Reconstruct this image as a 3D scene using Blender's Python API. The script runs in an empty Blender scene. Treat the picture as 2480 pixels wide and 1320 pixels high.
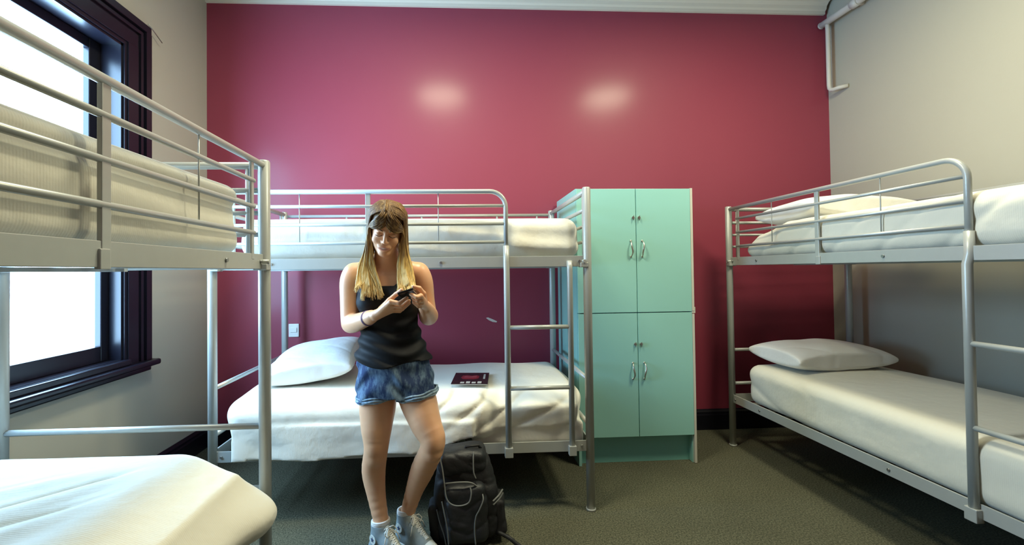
import bpy, bmesh, math
import numpy as np
from mathutils import Vector, Matrix
D = bpy.data
SC = bpy.context.scene
COL = SC.collection
rng = np.random.RandomState(7)

# ------------------------------------------------------------ materials
def mat(name, col, rough=.5, metal=0., spec=.5, noise=None, bump=None, sss=0., sheen=0., coat=0.):
    """noise=(scale, amount, second colour); bump=(scale, strength, distance)"""
    m = D.materials.new(name); m.use_nodes = True
    nt = m.node_tree; b = nt.nodes['Principled BSDF']
    b.inputs['Base Color'].default_value = (*col, 1)
    b.inputs['Roughness'].default_value = rough
    b.inputs['Metallic'].default_value = metal
    b.inputs['Specular IOR Level'].default_value = spec
    if sss:
        b.inputs['Subsurface Weight'].default_value = sss
        b.inputs['Subsurface Radius'].default_value = (1., .35, .2)
        b.inputs['Subsurface Scale'].default_value = .012
    if sheen: b.inputs['Sheen Weight'].default_value = sheen
    if coat: b.inputs['Coat Weight'].default_value = coat; b.inputs['Coat Roughness'].default_value = .21
    tc = nt.nodes.new('ShaderNodeTexCoord')
    if noise:
        n = nt.nodes.new('ShaderNodeTexNoise'); n.inputs['Scale'].default_value = noise[0]; n.inputs['Detail'].default_value = 6
        nt.links.new(tc.outputs['Object'], n.inputs['Vector'])
        mp = nt.nodes.new('ShaderNodeMapRange'); mp.inputs[1].default_value = .35; mp.inputs[2].default_value = .65
        mp.inputs[4].default_value = noise[1]; nt.links.new(n.outputs['Fac'], mp.inputs[0])
        mx = nt.nodes.new('ShaderNodeMix'); mx.data_type = 'RGBA'
        mx.inputs[6].default_value = (*col, 1); mx.inputs[7].default_value = (*noise[2], 1)
        nt.links.new(mp.outputs[0], mx.inputs[0]); nt.links.new(mx.outputs[2], b.inputs['Base Color'])
    if bump:
        n = nt.nodes.new('ShaderNodeTexNoise'); n.inputs['Scale'].default_value = bump[0]; n.inputs['Detail'].default_value = 4
        nt.links.new(tc.outputs['Object'], n.inputs['Vector'])
        bp = nt.nodes.new('ShaderNodeBump'); bp.inputs['Strength'].default_value = bump[1]; bp.inputs['Distance'].default_value = bump[2]
        nt.links.new(n.outputs['Fac'], bp.inputs['Height']); nt.links.new(bp.outputs[0], b.inputs['Normal'])
    return m

M = {}
M['red'] = mat('red_wall_paint', (.29, .036, .070), .60, spec=.5, noise=(1.3, .35, (.265, .031, .062)), bump=(9, .10, .004), coat=.22)
M['cream'] = mat('cream_wall_paint', (.43, .415, .34), .50, noise=(1.1, .4, (.405, .39, .315)), bump=(60, .15, .002))
M['ceiling'] = mat('white_ceiling_paint', (.60, .59, .54), .7, bump=(40, .1, .002))
M['cornice'] = mat('cornice_cream', (.74, .70, .60), .4)
M['black_gloss'] = mat('black_gloss_woodwork', (.008, .008, .014), .28, spec=.42, bump=(25, .1, .002))
M['steel'] = mat('silver_grey_steel', (.43, .445, .42), .33, metal=.18, spec=.6, noise=(30, .3, (.39, .405, .385)))
M['steel_dark'] = mat('bolt_steel', (.32, .33, .32), .35, metal=.8)
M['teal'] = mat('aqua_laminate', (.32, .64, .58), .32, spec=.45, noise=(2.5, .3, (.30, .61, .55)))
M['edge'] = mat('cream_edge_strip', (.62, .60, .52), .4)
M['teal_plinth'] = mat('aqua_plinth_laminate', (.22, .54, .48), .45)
M['gap'] = mat('dark_gap', (.02, .03, .03), .7)
M['nickel'] = mat('brushed_nickel', (.55, .52, .45), .28, metal=.9)
M['plastic_white'] = mat('white_plastic', (.78, .76, .72), .35)
M['pipe'] = mat('painted_pipe', (.62, .60, .54), .4, bump=(50, .1, .002))
M['skin'] = mat('skin', (.76, .42, .235), .40, sss=.15, noise=(14, .5, (.71, .36, .20)), bump=(300, .05, .001))
M['lip'] = mat('lips', (.66, .32, .23), .35, sss=.1)
M['brow'] = mat('brown_brow', (.10, .05, .025), .6)
M['teeth'] = mat('teeth', (.8, .77, .70), .25)
M['black_cloth'] = mat('black_jersey', (.005, .005, .006), .65, spec=.22, noise=(40, .4, (.010, .010, .011)), bump=(220, .2, .001))
M['tee_lace'] = mat('white_lace_cord', (.74, .74, .68), .7)
M['shoe'] = mat('grey_blue_canvas', (.24, .29, .30), .8, noise=(60, .6, (.32, .36, .35)), bump=(350, .3, .001))
M['rubber'] = mat('white_rubber', (.76, .77, .70), .4)
M['sock'] = mat('white_sock', (.80, .77, .72), .9, bump=(200, .3, .002))
M['pack'] = mat('black_nylon', (.006, .006, .007), .62, noise=(25, .5, (.010, .011, .012)), bump=(14, .35, .02))
M['pack2'] = mat('black_nylon_pocket', (.009, .010, .012), .52, noise=(25, .5, (.015, .016, .018)), bump=(14, .4, .02))
M['cord'] = mat('grey_elastic_cord', (.13, .135, .13), .5)
M['phone'] = mat('black_phone', (.008, .008, .009), .18)
M['bracelet'] = mat('purple_braid', (.16, .10, .20), .6)

def fabric(name, col, stripes=0.):
    m = mat(name, col, .85, spec=.2, sheen=.2)
    nt = m.node_tree; b = nt.nodes['Principled BSDF']; tc = nt.nodes['Texture Coordinate']
    w = nt.nodes.new('ShaderNodeTexWave'); w.inputs['Scale'].default_value = 48; w.bands_direction = 'Y' if stripes >= 0 else 'X'
    w.inputs['Distortion'].default_value = .4; w.inputs['Detail'].default_value = 1
    nt.links.new(tc.outputs['Object'], w.inputs['Vector'])
    n = nt.nodes.new('ShaderNodeTexNoise'); n.inputs['Scale'].default_value = 9; n.inputs['Detail'].default_value = 5
    nt.links.new(tc.outputs['Object'], n.inputs['Vector'])
    b1 = nt.nodes.new('ShaderNodeBump'); b1.inputs['Strength'].default_value = abs(stripes); b1.inputs['Distance'].default_value = .002
    nt.links.new(w.outputs['Fac'], b1.inputs['Height'])
    b2 = nt.nodes.new('ShaderNodeBump'); b2.inputs['Strength'].default_value = .35; b2.inputs['Distance'].default_value = .02
    nt.links.new(n.outputs['Fac'], b2.inputs['Height']); nt.links.new(b1.outputs[0], b2.inputs['Normal'])
    nt.links.new(b2.outputs[0], b.inputs['Normal'])
    return m
M['spread'] = fabric('white_cotton_spread', (.72, .69, .58), .11)  # darker copy of the cotton: side-bunk shade put into the colour
M['spread_x'] = fabric('white_cotton_spread_cross', (.86, .83, .72), -.08)  # lighter copy of that cotton for the brightly lit middle bunk, stripes turned
M['pillow'] = fabric('white_pillowcase', (.80, .80, .78), .06)

# carpet
m = mat('grey_green_carpet', (.10, .105, .07), .95, spec=.1); M['carpet'] = m
nt = m.node_tree; b = nt.nodes['Principled BSDF']; tc = nt.nodes['Texture Coordinate']
n1 = nt.nodes.new('ShaderNodeTexNoise'); n1.inputs['Scale'].default_value = 130; n1.inputs['Detail'].default_value = 3
n2 = nt.nodes.new('ShaderNodeTexNoise'); n2.inputs['Scale'].default_value = 3; n2.inputs['Detail'].default_value = 5
r1 = nt.nodes.new('ShaderNodeValToRGB'); r1.color_ramp.elements[0].position = .35; r1.color_ramp.elements[1].position = .68
r1.color_ramp.elements[0].color = (.060, .062, .042, 1); r1.color_ramp.elements[1].color = (.175, .172, .115, 1)
mx = nt.nodes.new('ShaderNodeMix'); mx.data_type = 'RGBA'; mx.blend_type = 'MULTIPLY'; mx.inputs[0].default_value = .35
for n in (n1, n2): nt.links.new(tc.outputs['Object'], n.inputs['Vector'])
nt.links.new(n1.outputs['Fac'], r1.inputs[0]); nt.links.new(r1.outputs[0], mx.inputs[6]); nt.links.new(n2.outputs['Fac'], mx.inputs[7])
nt.links.new(mx.outputs[2], b.inputs['Base Color'])
bp = nt.nodes.new('ShaderNodeBump'); bp.inputs['Strength'].default_value = .6; bp.inputs['Distance'].default_value = .006
nt.links.new(n1.outputs['Fac'], bp.inputs['Height']); nt.links.new(bp.outputs[0], b.inputs['Normal'])

# denim: blue with worn pale patches
m = mat('blue_denim', (.035, .085, .19), .85); M['denim'] = m
nt = m.node_tree; b = nt.nodes['Principled BSDF']; tc = nt.nodes['Texture Coordinate']
n1 = nt.nodes.new('ShaderNodeTexNoise'); n1.inputs['Scale'].default_value = 16; n1.inputs['Detail'].default_value = 7; n1.inputs['Roughness'].default_value = .7
mpg = nt.nodes.new('ShaderNodeMapping'); mpg.inputs['Scale'].default_value = (1.6, 1, .55)
r1 = nt.nodes.new('ShaderNodeValToRGB'); r1.color_ramp.elements[0].position = .44; r1.color_ramp.elements[1].position = .74
r1.color_ramp.elements[0].color = (.010, .030, .095, 1); r1.color_ramp.elements[1].color = (.22, .34, .44, 1)
nt.links.new(tc.outputs['Object'], mpg.inputs[0]); nt.links.new(mpg.outputs[0], n1.inputs['Vector']); nt.links.new(n1.outputs['Fac'], r1.inputs[0]); nt.links.new(r1.outputs[0], b.inputs['Base Color'])
M['denim_pale'] = mat('pale_denim_cuff', (.34, .45, .52), .9, noise=(90, .8, (.14, .22, .32)), bump=(150, .5, .002))

# hair: brown roots growing to blonde ends, streaked
m = mat('ombre_hair', (.3, .17, .06), .46, spec=.4); M['hair'] = m
nt = m.node_tree; b = nt.nodes['Principled BSDF']; tc = nt.nodes['Texture Coordinate']
sx = nt.nodes.new('ShaderNodeSeparateXYZ'); nt.links.new(tc.outputs['Object'], sx.inputs[0])
mp = nt.nodes.new('ShaderNodeMapRange'); mp.inputs[1].default_value = 1.50; mp.inputs[2].default_value = 1.20; nt.links.new(sx.outputs['Z'], mp.inputs[0])
n1 = nt.nodes.new('ShaderNodeTexNoise'); n1.inputs['Scale'].default_value = 30; n1.inputs['Detail'].default_value = 4
mpg = nt.nodes.new('ShaderNodeMapping'); mpg.inputs['Scale'].default_value = (4, 4, .35)
nt.links.new(tc.outputs['Object'], mpg.inputs[0]); nt.links.new(mpg.outputs[0], n1.inputs['Vector'])
ad = nt.nodes.new('ShaderNodeMath'); ad.operation = 'MULTIPLY_ADD'; ad.inputs[1].default_value = 1.3; nt.links.new(n1.outputs['Fac'], ad.inputs[0])
s2 = nt.nodes.new('ShaderNodeMath'); s2.operation = 'SUBTRACT'; s2.inputs[1].default_value = .62
nt.links.new(mp.outputs[0], s2.inputs[0]); nt.links.new(s2.outputs[0], ad.inputs[2])
r1 = nt.nodes.new('ShaderNodeValToRGB'); e = r1.color_ramp.elements
e[0].position = 0; e[0].color = (.13, .068, .026, 1); e[1].position = 1; e[1].color = (.80, .58, .24, 1)
x = r1.color_ramp.elements.new(.35); x.color = (.34, .20, .065, 1)
x = r1.color_ramp.elements.new(.7); x.color = (.64, .42, .12, 1)
nt.links.new(ad.outputs[0], r1.inputs[0]); nt.links.new(r1.outputs[0], b.inputs['Base Color'])

# glass: clear pane
m = D.materials.new('clear_glass'); m.use_nodes = True; M['glass'] = m
nt = m.node_tree; nt.nodes.clear()
o_ = nt.nodes.new('ShaderNodeOutputMaterial'); t_ = nt.nodes.new('ShaderNodeBsdfTransparent'); g_ = nt.nodes.new('ShaderNodeBsdfGlossy')
g_.inputs['Roughness'].default_value = .02; x_ = nt.nodes.new('ShaderNodeMixShader'); x_.inputs[0].default_value = .05
nt.links.new(t_.outputs[0], x_.inputs[1]); nt.links.new(g_.outputs[0], x_.inputs[2]); nt.links.new(x_.outputs[0], o_.inputs[0])

# ------------------------------------------------------------ mesh helpers
def meta(o, label=None, cat=None, group=None, kind=None):
    if label: o['label'] = label
    if cat: o['category'] = cat
    if group: o['group'] = group
    if kind: o['kind'] = kind
    return o
def link(name, me, m, parent=None, smooth=False):
    o = D.objects.new(name, me); COL.objects.link(o)
    for mm in (m if isinstance(m, (list, tuple)) else [m]): me.materials.append(mm)
    if parent is not None: o.parent = parent
    if smooth: me.polygons.foreach_set('use_smooth', [True] * len(me.polygons))
    return o
def empty(name, loc, rz=0., label=None, cat=None, group=None):
    o = D.objects.new(name, None); COL.objects.link(o); o.location = loc; o.rotation_euler = (0, 0, rz)
    o.empty_display_size = .1
    return meta(o, label, cat, group)

class MB:
    """collects boxes / tubes / prisms and links them as one mesh"""
    def __init__(s): s.v = []; s.f = []; s.sm = []
    def box(s, x0, x1, y0, y1, z0, z1, bev=0.):
        if bev > 0:
            bm = bmesh.new(); bmesh.ops.create_cube(bm, size=1)
            for v in bm.verts: v.co = ((x0 + x1) / 2 + v.co.x * (x1 - x0), (y0 + y1) / 2 + v.co.y * (y1 - y0), (z0 + z1) / 2 + v.co.z * (z1 - z0))
            bmesh.ops.bevel(bm, geom=bm.edges[:], offset=bev, segments=2, affect='EDGES', profile=.5)
            s.bm(bm); return s
        n = len(s.v)
        s.v += [(x, y, z) for x in (x0, x1) for y in (y0, y1) for z in (z0, z1)]
        for q in ((0, 1, 3, 2), (4, 6, 7, 5), (0, 4, 5, 1), (2, 3, 7, 6), (0, 2, 6, 4), (1, 5, 7, 3)): s.f.append(tuple(n + i for i in q)); s.sm.append(False)
        return s
    def bm(s, bm, smooth=False):
        n = len(s.v); bm.verts.index_update()
        s.v += [tuple(v.co) for v in bm.verts]
        for f in bm.faces: s.f.append(tuple(n + v.index for v in f.verts)); s.sm.append(smooth)
        bm.free()
    def tube(s, pts, r, seg=12, cap=True, flat=None):
        """round tube along a polyline; r number or per-point list"""
        P = [Vector(p) for p in pts]; k = len(P)
        R = r if isinstance(r, (list, tuple, np.ndarray)) else [r] * k
        T = []
        for i in range(k):
            a = P[max(i - 1, 0)]; c = P[min(i + 1, k - 1)]; t = (c - a)
            if 0 < i < k - 1:
                t = (P[i] - P[i - 1]).normalized() + (P[i + 1] - P[i]).normalized()
            T.append(t.normalized() if t.length > 1e-9 else Vector((0, 0, 1)))
        up = Vector((0, 0, 1)) if abs(T[0].z) < .9 else Vector((1, 0, 0))
        n = len(s.v); N = T[0].cross(up).normalized()
        for i in range(k):
            N = (N - T[i] * N.dot(T[i])).normalized(); B = T[i].cross(N)
            for j in range(seg):
                a = 2 * math.pi * j / seg
                s.v.append(tuple(P[i] + (N * math.cos(a) + B * math.sin(a)) * R[i]))
        for i in range(k - 1):
            for j in range(seg):
                s.f.append((n + i * seg + j, n + i * seg + (j + 1) % seg, n + (i + 1) * seg + (j + 1) % seg, n + (i + 1) * seg + j)); s.sm.append(True)
        if cap:
            s.f.append(tuple(n + j for j in range(seg))[::-1]); s.sm.append(False)
            s.f.append(tuple(n + (k - 1) * seg + j for j in range(seg))); s.sm.append(False)
        return s
    def ball(s, c, r, seg=12):
        bm = bmesh.new(); bmesh.ops.create_uvsphere(bm, u_segments=seg, v_segments=max(6, seg // 2 + 2), radius=1)
        rr = r if isinstance(r, (tuple, list)) else (r, r, r)
        for v in bm.verts: v.co = (c[0] + v.co.x * rr[0], c[1] + v.co.y * rr[1], c[2] + v.co.z * rr[2])
        s.bm(bm, True); return s
    def prism(s, pts, axis, a, b):
        """closed 2-D outline extruded along axis"""
        def P(p, t): return (t, p[0], p[1]) if axis == 'x' else ((p[0], t, p[1]) if axis == 'y' else (p[0], p[1], t))
        n = len(s.v); k = len(pts)
        s.v += [P(p, a) for p in pts] + [P(p, b) for p in pts]
        for i in range(k): s.f.append((n + i, n + (i + 1) % k, n + k + (i + 1) % k, n + k + i)); s.sm.append(False)
        s.f.append(tuple(n + i for i in range(k))[::-1]); s.f.append(tuple(n + k + i for i in range(k))); s.sm += [False, False]
        return s
    def build(s, name, m, parent=None, xf=None, kind=None, mirror=False):
        v = [(p[0], -p[1], p[2]) for p in s.v] if mirror else s.v
        if xf is not None: v = [tuple(xf @ Vector(p)) for p in v]
        me = D.meshes.new(name); me.from_pydata(v, [], s.f); me.update()
        me.polygons.foreach_set('use_smooth', s.sm)
        bm = bmesh.new(); bm.from_mesh(me); bmesh.ops.recalc_face_normals(bm, faces=bm.faces[:]); bm.to_mesh(me); bm.free()
        o = link(name, me, m, parent)
        if kind: o['kind'] = kind
        return o
def arc(cx, cz, r, a0, a1, n=7): return [(cx + r * math.cos(math.radians(a0 + (a1 - a0) * i / n)), cz + r * math.sin(math.radians(a0 + (a1 - a0) * i / n))) for i in range(n + 1)]

# ------------------------------------------------------------ implicit surfaces (soft, organic shapes)
class Field:
    def __init__(s, lo, hi, h):
        s.lo = np.array(lo, np.float32); s.h = h
        s.n = [int(math.ceil((hi[i] - lo[i]) / h)) + 1 for i in range(3)]
        s.ax = [(s.lo[i] + h * np.arange(s.n[i])).astype(np.float32) for i in range(3)]
        s.F = np.full(s.n, .2, np.float32)
    def sl(s, lo, hi):
        out = []
        for i in range(3):
            a = int(max(0, math.floor((lo[i] - s.lo[i]) / s.h))); b = int(min(s.n[i], math.ceil((hi[i] - s.lo[i]) / s.h) + 1))
            if b <= a: return None
            out.append(slice(a, b))
        return tuple(out)
    def grid(s, q): return s.ax[0][q[0]][:, None, None], s.ax[1][q[1]][None, :, None], s.ax[2][q[2]][None, None, :]
    def add(s, fn, lo, hi, k=.01, pad=.03, mode='u'):
        q = s.sl([l - pad for l in lo], [x + pad for x in hi])
        if q is None: return
        d = fn(*s.grid(q)).astype(np.float32); A = s.F[q]
        if mode == 'u': s.F[q] = smin(A, d, k)
        elif mode == 's': s.F[q] = -smin(-A, d, k)          # cut d away
        elif mode == 'i': s.F[q] = -smin(-A, -d, k)
    def cone(s, a, b, ra, rb, k=.012):
        a = np.array(a, float); b = np.array(b, float); R = max(ra, rb)
        s.add(lambda X, Y, Z: cone_d(X, Y, Z, a, b, ra, rb), np.minimum(a, b) - R, np.maximum(a, b) + R, k, pad=.02 + k)
    def chain(s, pts, rs, k=.012):
        for i in range(len(pts) - 1): s.cone(pts[i], pts[i + 1], rs[i], rs[i + 1], k)
    def limb(s, pts, rs, k=.012, n=4):
        P = [np.array(list(p) + [r], float) for p, r in zip(pts, rs)]; out = []
        for i in range(len(P) - 1):
            a, b1, c1, d1 = P[max(i - 1, 0)], P[i], P[i + 1], P[min(i + 2, len(P) - 1)]
            for t in np.linspace(0, 1, n + 1)[:-1]: out.append(.5 * ((2 * b1) + (c1 - a) * t + (2 * a - 5 * b1 + 4 * c1 - d1) * t * t + (3 * b1 - a - 3 * c1 + d1) * t ** 3))
        out.append(P[-1]); s.chain([o[:3] for o in out], [o[3] for o in out], k)
    def ell(s, c, r, k=.01, R=None, mode='u'):
        rm = max(r)
        s.add(lambda X, Y, Z: ell_d(X, Y, Z, c, r, R), [c[i] - rm for i in range(3)], [c[i] + rm for i in range(3)], k, mode=mode)
    def mesh(s, name): return nets(s.F, s.lo, s.h, name)
def smin(a, b, k):
    if k <= 0: return np.minimum(a, b)
    h = np.maximum(k - np.abs(a - b), 0) / k
    return np.minimum(a, b) - h * h * k * .25
def cone_d(X, Y, Z, a, b, ra, rb):
    ab = b - a; L = float(ab @ ab) + 1e-12
    t = np.clip(((X - a[0]) * ab[0] + (Y - a[1]) * ab[1] + (Z - a[2]) * ab[2]) / L, 0, 1)
    return np.sqrt((X - a[0] - t * ab[0]) ** 2 + (Y - a[1] - t * ab[1]) ** 2 + (Z - a[2] - t * ab[2]) ** 2) - (ra + (rb - ra) * t)
def ell_d(X, Y, Z, c, r, R=None):
    dx, dy, dz = X - c[0], Y - c[1], Z - c[2]
    if R is not None:      # R: world->local rows
        dx, dy, dz = (R[0][0] * dx + R[0][1] * dy + R[0][2] * dz, R[1][0] * dx + R[1][1] * dy + R[1][2] * dz, R[2][0] * dx + R[2][1] * dy + R[2][2] * dz)
    q = np.sqrt((dx / r[0]) ** 2 + (dy / r[1]) ** 2 + (dz / r[2]) ** 2)
    g = np.sqrt((dx / r[0] ** 2) ** 2 + (dy / r[1] ** 2) ** 2 + (dz / r[2] ** 2) ** 2)
    return np.where(q < .05, -min(r), q * (q - 1) / np.maximum(g, 1e-6))
def rbox_d(X, Y, Z, lo, hi, r):
    c = [(lo[i] + hi[i]) / 2 for i in range(3)]; e = [(hi[i] - lo[i]) / 2 - r for i in range(3)]
    q = [np.abs(P - c[i]) - e[i] for i, P in enumerate((X, Y, Z))]
    return np.sqrt(np.maximum(q[0], 0) ** 2 + np.maximum(q[1], 0) ** 2 + np.maximum(q[2], 0) ** 2) + np.minimum(np.maximum(np.maximum(q[0], q[1]), q[2]), 0) - r
def wav(X, Y, Z, f, seed, n=5):
    r = np.random.RandomState(seed); o = 0
    for i in range(n):
        d = r.normal(size=3); d /= np.linalg.norm(d); ff = f * (1 + .5 * i)
        o = o + np.sin((X * d[0] + Y * d[1] + Z * d[2]) * ff + r.rand() * 6.28) / (1 + .4 * i)
    return o / n ** .5
def nets(F, lo, h, name):
    F[0] = F[-1] = .05; F[:, 0] = F[:, -1] = .05; F[:, :, 0] = F[:, :, -1] = .05
    S = F < 0; nx, ny, nz = F.shape
    cnt = np.zeros((nx - 1, ny - 1, nz - 1), np.int8); cs = [(i, j, k) for i in (0, 1) for j in (0, 1) for k in (0, 1)]
    for i, j, k in cs: cnt += S[i:nx - 1 + i, j:ny - 1 + j, k:nz - 1 + k]
    A = np.argwhere((cnt > 0) & (cnt < 8)); I, J, K = A.T
    idx = np.full(cnt.shape, -1, np.int32); idx[I, J, K] = np.arange(len(A))
    val = {c: F[I + c[0], J + c[1], K + c[2]] for c in cs}
    acc = np.zeros((len(A), 3)); num = np.zeros(len(A))
    for a in cs:
        for d in range(3):
            if a[d]: continue
            b = list(a); b[d] = 1; b = tuple(b); va, vb = val[a], val[b]; m = (va < 0) != (vb < 0)
            t = np.where(m, va / np.where(m, va - vb, 1), 0)
            for e in range(3): acc[:, e] += np.where(m, a[e] + (t if e == d else 0), 0)
            num += m
    V = (A + acc / num[:, None]) * h + lo
    Q = []
    for d in range(3):
        e1, e2 = [(1, 2), (2, 0), (0, 1)][d]
        s1 = [slice(1, -1)] * 3; s1[d] = slice(0, -1); s2 = [slice(1, -1)] * 3; s2[d] = slice(1, None)
        a = S[tuple(s1)]; b = S[tuple(s2)]; W = np.argwhere(a != b); off = np.array([1, 1, 1]); off[d] = 0; P = W + off
        inn = a[tuple(W.T)]
        def at(x, y):
            q = P.copy(); q[:, e1] -= x; q[:, e2] -= y; return idx[q[:, 0], q[:, 1], q[:, 2]]
        q = np.stack([at(1, 1), at(0, 1), at(0, 0), at(1, 0)], 1)
        q[~inn] = q[~inn][:, ::-1]; Q.append(q)
    Q = np.concatenate(Q); me = D.meshes.new(name)
    me.vertices.add(len(V)); me.vertices.foreach_set('co', V.astype(np.float32).ravel())
    me.loops.add(len(Q) * 4); me.loops.foreach_set('vertex_index', Q.ravel().astype(np.int32))
    me.polygons.add(len(Q)); me.polygons.foreach_set('loop_start', np.arange(0, len(Q) * 4, 4, dtype=np.int32))
    me.update(calc_edges=True); me.validate()
    return me

# ------------------------------------------------------------ room shell
XL, XR, YW, YB, ZC = -1.902, 3.052, 3.513, -2.5, 3.47
def st(mb, name, m, parent=None): return mb.build(name, m, parent, kind='structure')
st(MB().box(XL - .2, XR + .2, YB - .2, YW + .2, -.1, 0), 'floor', M['carpet'])
st(MB().box(XL - .2, XR + .2, YB - .2, YW + .2, ZC, ZC + .1), 'ceiling', M['ceiling'])
st(MB().box(XL - .2, XR + .2, YW, YW + .2, 0, ZC), 'wall_back', M['red'])
st(MB().box(XL - .2, XR + .2, YB - .2, YB, 0, ZC), 'wall_front', M['red'])
st(MB().box(XR, XR + .2, YB, YW, 0, ZC), 'wall_right', M['cream'])
# left wall with its window opening
WY0, WY1, WZ0, WZ1 = 1.44, 2.640, .80, 2.60
st(MB().box(XL - .12, XL, YB, WY0, 0, ZC).box(XL - .12, XL, WY1, YW, 0, ZC).box(XL - .12, XL, WY0, WY1, 0, WZ0).box(XL - .12, XL, WY0, WY1, WZ1, ZC), 'wall_left', M['cream'])
# window: casing, sill, sashes and panes
def window(name, y0, y1, z0, z1):
    X = XL
    root = MB()
    root.box(X - .119, X + .012, y1 - .014, y1, z0, z1).box(X - .119, X + .012, y0, y0 + .014, z0, z1).box(X - .119, X + .012, y0, y1, z1 - .014, z1).box(X - .119, X + .012, y0, y1, z0, z0 + .014)
    w = st(root, name, M['black_gloss'])
    c = MB(); cw = .19
    for ya, yb in ((y1, y1 + cw), (y0 - cw, y0)):      # stepped architrave
        inner, outer = (ya, yb) if ya == y1 else (yb, ya); sg = 1 if outer > inner else -1
        for k, (a, b_, t) in enumerate(((0, .19, .022), (.02, .10, .030), (.112, .135, .036), (.145, .19, .046))):
            p, q = sorted((inner + sg * a, inner + sg * b_)); c.box(X, X + t, p, q, z0 - .05, z1 + (0, .020, .112, .145)[k], .0)
    for k, (a, b_, t) in enumerate(((0, .19, .022), (.02, .10, .030), (.112, .135, .036), (.145, .19, .046))):
        c.box(X, X + t, y0 - b_, y1 + b_, z1 + a, z1 + b_, .004)
    c.build('casing', M['black_gloss'], w)
    MB().box(X, X + .085, y0 - cw - .03, y1 + cw + .03, z0 - .055, z0 - .02, .012).box(X, X + .045, y0 - cw, y1 + cw, z0 - .085, z0 - .055, .008).box(X - .02, X + .05, y0 - .02, y1 + .02, z0 - .02, z0 + .012, .006).build('sill', M['black_gloss'], w)
    zm = (z0 + z1) / 2
    for nm, xa, za, zb, st_, bt, tp in (('lower_sash', X - .055, z0 + .014, zm + .03, .052, .085, .04), ('upper_sash', X - .10, zm - .03, z1 - .014, .075, .04, .055)):
        s = MB(); a, b_ = y0 + .014, y1 - .014; t = .035
        s.box(xa - t, xa, a, a + st_, za, zb, .004).box(xa - t, xa, b_ - st_, b_, za, zb, .004)
        s.box(xa - t, xa - .001, a + st_, b_ - st_, za, za + bt, .004).box(xa - t, xa - .001, a + st_, b_ - st_, zb - tp, zb, .004)
        so = s.build(nm, M['black_gloss'], w)
        MB().box(xa - .020, xa - .016, a + st_ - .004, b_ - st_ + .004, za + bt - .004, zb - tp + .004).build('pane', M['glass'], so)
    return w
window('window_1', WY0, WY1, WZ0, WZ1)
# cornice on the red wall
prof = [(YW, 3.356), (YW - .020, 3.356), (YW - .022, 3.380), (YW - .034, 3.392), (YW - .040, 3.415), (YW - .060, 3.435), (YW - .085, 3.445), (YW - .09, ZC), (YW, ZC)]
st(MB().prism(prof, 'x', XL, XR - .03), 'trim_cornice', M['cornice'])
bprof = lambda s: [(0, 0), (s * .022, 0), (s * .022, .115), (s * .017, .125), (s * .017, .140), (s * .008, .152), (s * .004, .160), (0, .160)]
st(MB().prism([(YW + a, z) for a, z in bprof(-1)], 'x', XL, XR), 'baseboard_back', M['black_gloss'])
b_ = MB(); n = len(b_.v); b_.prism([(XL + a, z) for a, z in bprof(1)], 'y', YB, YW); st(b_, 'baseboard_left', M['black_gloss'])
b_ = MB(); b_.prism([(XR + a, z) for a, z in bprof(-1)], 'y', YB, YW); st(b_, 'baseboard_right', M['black_gloss'])

# small things on the walls
s = MB().box(-1.300, -1.222, YW - .010, YW, .80, .90, .004).build('wall_socket', M['plastic_white'])
meta(s, 'small white wall socket on the magenta wall below the upper bunk, beside the bedpost', 'socket')
MB().box(-1.285, -1.237, YW - .016, YW - .010, .835, .872, .003).build('rocker_switch', M['plastic_white'], s)
p = MB(); p.v = []
s = MB().prism([(.205, .918), (.222, .922), (.262, .905), (.292, .890), (.288, .882), (.258, .886), (.228, .900)], 'y', YW - .003, YW + .001).build('paint_scuff', mat('bare_plaster', (.66, .58, .52), .8))
meta(s, 'short pale scuff where the magenta paint is chipped off behind the middle bunk', 'wall mark')
s = MB().tube([(XL + .03, 2.82, 2.812), (XL + .03, 2.86, 2.800), (XL + .03, 2.950, 2.762)], .003, 6).build('curtain_wire', M['steel_dark'])
meta(s, 'thin grey wire sticking out beside the top corner of the dark window frame', 'wire')
# painted pipes in the top right corner
pr = empty('wall_pipe', (XR - .06, 3.40, 3.2), 0, 'cream painted pipe running along the right wall near the ceiling with a thin drop pipe', 'pipe')
ix = Matrix.Translation(pr.location).inverted()
MB().tube([(XR - .062, 3.505, 3.262), (XR - .062, 3.30, 3.262), (XR - .062, 1.2, 3.262)], .026, 16).ball((XR - .062, 3.498, 3.262), (.028, .012, .028)).build('main_pipe', M['pipe'], pr, ix)
for y in (3.18, 2.2, 1.3): MB().tube([(XR - .062, y - .03, 3.262), (XR - .062, y + .03, 3.262)], .033, 16).box(XR - .062, XR, y - .012, y + .012, 3.25, 3.274).build('pipe_coupling', M['pipe'], pr, ix)
dz = [(XR - .062, 3.44, 3.262), (XR - .058, 3.44, 3.20), (XR - .058, 3.44, 2.75), (XR - .057, 3.437, 2.722), (XR - .055, 3.425, 2.705), (XR - .052, 3.40, 2.698), (XR - .045, 3.36, 2.697), (XR - .005, 3.32, 2.697)]
MB().tube(dz, .0155, 14).build('drop_pipe', M['pipe'], pr, ix)

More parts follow.
